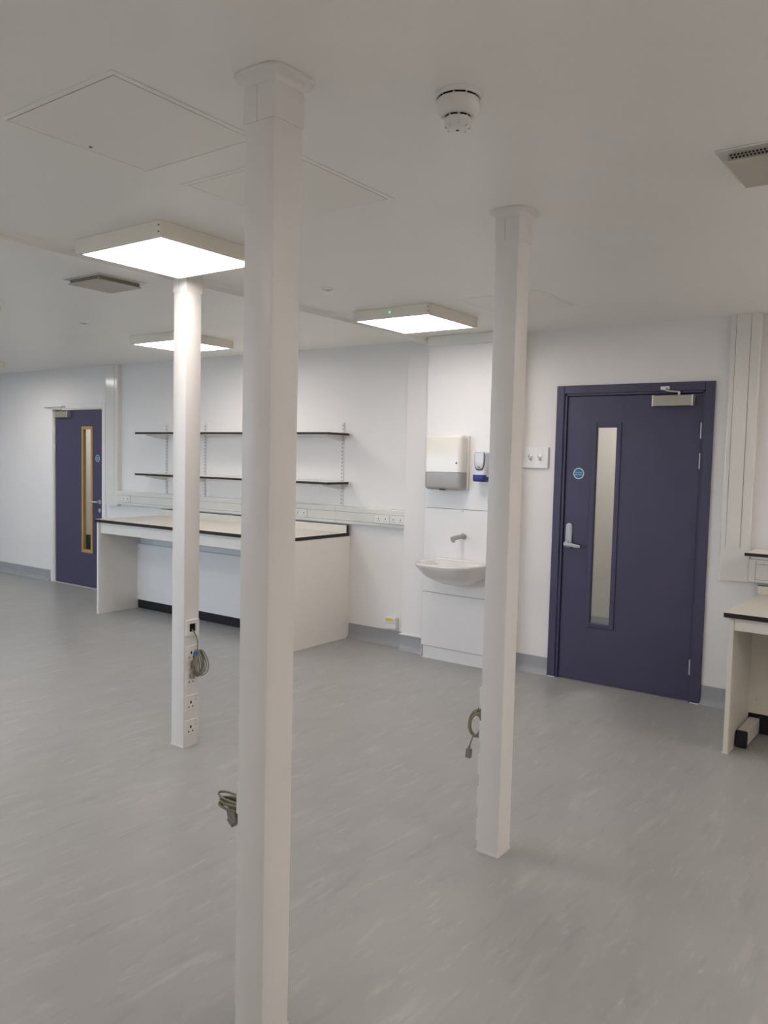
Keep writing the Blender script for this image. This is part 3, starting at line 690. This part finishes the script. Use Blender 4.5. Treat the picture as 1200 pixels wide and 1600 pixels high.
# towel dispenser
t = thing('towel_dispenser', (-3.255, SYP, 1.34), 'cream paper towel dispenser with grey lower part', 'towel dispenser')
tx0, tx1, ty0 = -3.424, -3.092, SYP-.115
rnd = lambda m, d: m.y < SYP-.06 and (abs(d.z) > .5*d.length or m.z > 1.70)
obj('back_plate', bx(tx0+.006, tx1+.012, SYP-.022, SYP, 1.345, 1.750, bev=.006), 'disp', t)
obj('cover', box(nb(), tx0, tx1, ty0, SYP-.020, 1.476, 1.757, bev=.030, seg=5, pick=lambda m, d: m.y < SYP-.05 and (abs(d.z) > .05 or m.z > 1.7)), 'disp', t, smooth=50)
obj('tray', box(nb(), tx0+.002, tx1-.002, ty0+.004, SYP-.020, 1.340, 1.4735, bev=.030, seg=5, pick=lambda m, d: m.y < SYP-.05 and (abs(d.z) > .05 or m.z < 1.4)), 'dispg', t, smooth=50)
b = nb(); box(b, (tx0+tx1)/2-.022, (tx0+tx1)/2+.022, ty0+.004, ty0+.03, 1.3385, 1.3435); obj('towel_slot', b, 'dark', t)
b = nb(); lathe(b, [(.007, 0), (.006, .002)], 16, tx1-.040, ty0, 1.545, mtx=Matrix.Rotation(R(90), 4, 'X')); obj('lock', b, 'dark', t)
b = nb(); lathe(b, [(.006, 0), (.006, .0008)], 16, (tx0+tx1)/2-.005, ty0, 1.492, mtx=Matrix.Rotation(R(90), 4, 'X')); obj('badge', b, 'trunk', t)

# soap dispenser
t = thing('soap_dispenser', (-2.945, SYP, 1.41), 'white soap dispenser with navy blue push bar, half behind column', 'soap dispenser')
sx, sy0 = -2.948, SYP-.10
def shield(k, y, zo=0.):
    pts = []
    for q in range(33):
        a = math.pi*q/32
        pts.append((sx+k*.044*math.copysign(abs(math.cos(a))**.55, math.cos(a)), y, 1.612+zo-(.118*k)*abs(math.sin(a))**.8))
    pts += [(sx-k*.036, y, 1.612+.018*k+zo), (sx+k*.036, y, 1.612+.018*k+zo)]
    return pts
obj('casing', box(nb(), sx-.054, sx+.054, sy0+.012, SYP, 1.450, 1.634, bev=.020, seg=4, pick=lambda m, d: m.y < SYP-.03 and (abs(d.z) > .05 or m.z > 1.6)), 'softblue', t, smooth=50)
b = nb(); loft(b, [shield(1.0, sy0+.014), shield(1.0, sy0+.008)]); f = obj('outline_band', b, 'navyline', t)
b = nb(); loft(b, [shield(.88, sy0+.010), shield(.88, sy0+.003), shield(.82, sy0)]); obj('front_shield', b, 'softblue', t, smooth=40)
b = nb(); box(b, sx-.012, sx+.012, sy0-.001, sy0+.002, 1.516, 1.523); obj('badge', b, 'navyline', t)
obj('push_bar', box(nb(), sx-.052, sx+.052, sy0-.004, SYP-.03, 1.412, 1.464, bev=.016, seg=4, pick=lambda m, d: m.y < SYP-.05 and (abs(d.z) > .02 or m.z < 1.43)), 'navy', t, smooth=50)
obj('back_block', bx(sx-.048, sx+.048, SYP-.03, SYP, 1.42, 1.455), 'softblue', t)

# hook plate
t = thing('hook_plate', (-2.61, WB, 1.52), 'white square board with two chrome coat hooks left of near door', 'coat hooks')
obj('board', bx(-2.712, -2.511, WB-.018, WB, 1.523, 1.678, bev=.0015, seg=1), 'boardw', t)
for x in (-2.648, -2.572):
    b = nb(); yb = WB-.018
    box(b, x-.010, x+.010, yb-.004, yb, 1.578, 1.622, bev=.002)
    tube(b, smoothpath([(x, yb-.003, 1.604), (x, yb-.022, 1.600), (x, yb-.036, 1.606), (x, yb-.038, 1.620)], 6), .0042, 10)
    tube(b, smoothpath([(x, yb-.003, 1.592), (x, yb-.014, 1.586), (x, yb-.022, 1.588), (x, yb-.024, 1.598)], 6), .0038, 10)
    obj('hook', b, 'chrome', t, smooth=40)

# spur box
t = thing('spur_box', (-3.86, WB, .15), 'small white wall box with yellow label above the skirting', 'socket box')
obj('box_body', bx(-3.918, -3.812, WB-.042, WB, .150, .246, bev=.003), 'upvc', t)
obj('warning_label', bx(-3.908, -3.834, WB-.0428, WB-.0418, .215, .238), 'yellow', t)
obj('cover_line', bx(-3.918, -3.812, WB-.0423, WB-.041, .196, .1975), 'gap', t)

# ------------------------------------------------------------------ low bench on the right
t = thing('lab_bench', (0, 5.05, 0), 'lower cream bench with dark edge beside the near blue door', 'bench')
xa, xb_, yf = -1.053, 1.55, 4.600
obj('worktop', bx(xa, xb_, yf, WB-.02, .752, .7772), 'core', t)
obj('worktop_laminate', bx(xa+.001, xb_-.001, yf+.001, WB-.021, .7772, .7785), 'lamin', t)
u = obj('upstand', bx(xa, xb_, 5.432, 5.450, .7785, .832), 'core', t); obj('upstand_laminate', bx(xa+.001, xb_-.001, 5.4305, 5.432, .7785, .829), 'lamin', u)
obj('end_panel', bx(xa+.025, xa+.050, yf+.022, WB-.035, 0, .752, bev=.0012, seg=1), 'lamin', t)
obj('end_panel', bx(xb_-.05, xb_-.025, yf+.022, WB-.035, 0, .752, bev=.0012, seg=1), 'lamin', t)
obj('apron', bx(xa+.050, xb_-.05, yf+.030, yf+.048, .682, .752), 'board', t)
obj('back_panel', bx(xa+.050, xb_-.05, 5.095, 5.113, .118, .752), 'lamin', t)
obj('back_rail', bx(xa+.050, xb_-.05, 5.080, 5.095, .62, .64, bev=.003), 'lamin', t)
obj('plinth', bx(xa+.050, xb_-.05, 5.105, 5.12, 0, .118), 'black', t)
ft = obj('foot_rail', bx(-.995, -.937, 4.79, 5.093, .008, .094, bev=.004), 'lamin', t)
obj('foot_cap', bx(-.997, -.935, 4.762, 4.792, .0, .096, bev=.010, seg=3), 'black', ft)
for z in (.20, .66): obj('screw_cap', lathe(nb(), [(.006, 0), (.005, .004)], 12, -.962, 5.095, z, mtx=Matrix.Rotation(R(90), 4, 'X')), 'metal', t)
b = nb(); box(b, xa+.020, xa+.053, yf+.016, WB-.04, 0, .004); obj('sealant', b, 'upvc', t)
t = thing('wall_shelf', (.2, 5.30, 1.05), 'wall shelf with dark edge over the low right bench', 'shelf')
obj('shelf_board', bx(-1.082, 1.5, 5.160, TY2+.002, 1.037, 1.056), 'core', t)
b = nb(); box(b, -1.081, 1.499, 5.1612, TY2+.001, 1.056, 1.0572); box(b, -1.081, 1.499, 5.1612, TY2+.001, 1.0358, 1.037); obj('laminate', b, 'board', t)
for x in (-.95, .2, 1.3):
    b = nb(); extrude_profile(b, [(TY2+.003, 1.0355), (5.19, 1.0355), (5.19, 1.026), (5.36, .995), (TY2+.003, .992)], x-.0025, x+.0025); obj('bracket', b, 'upvc', t)
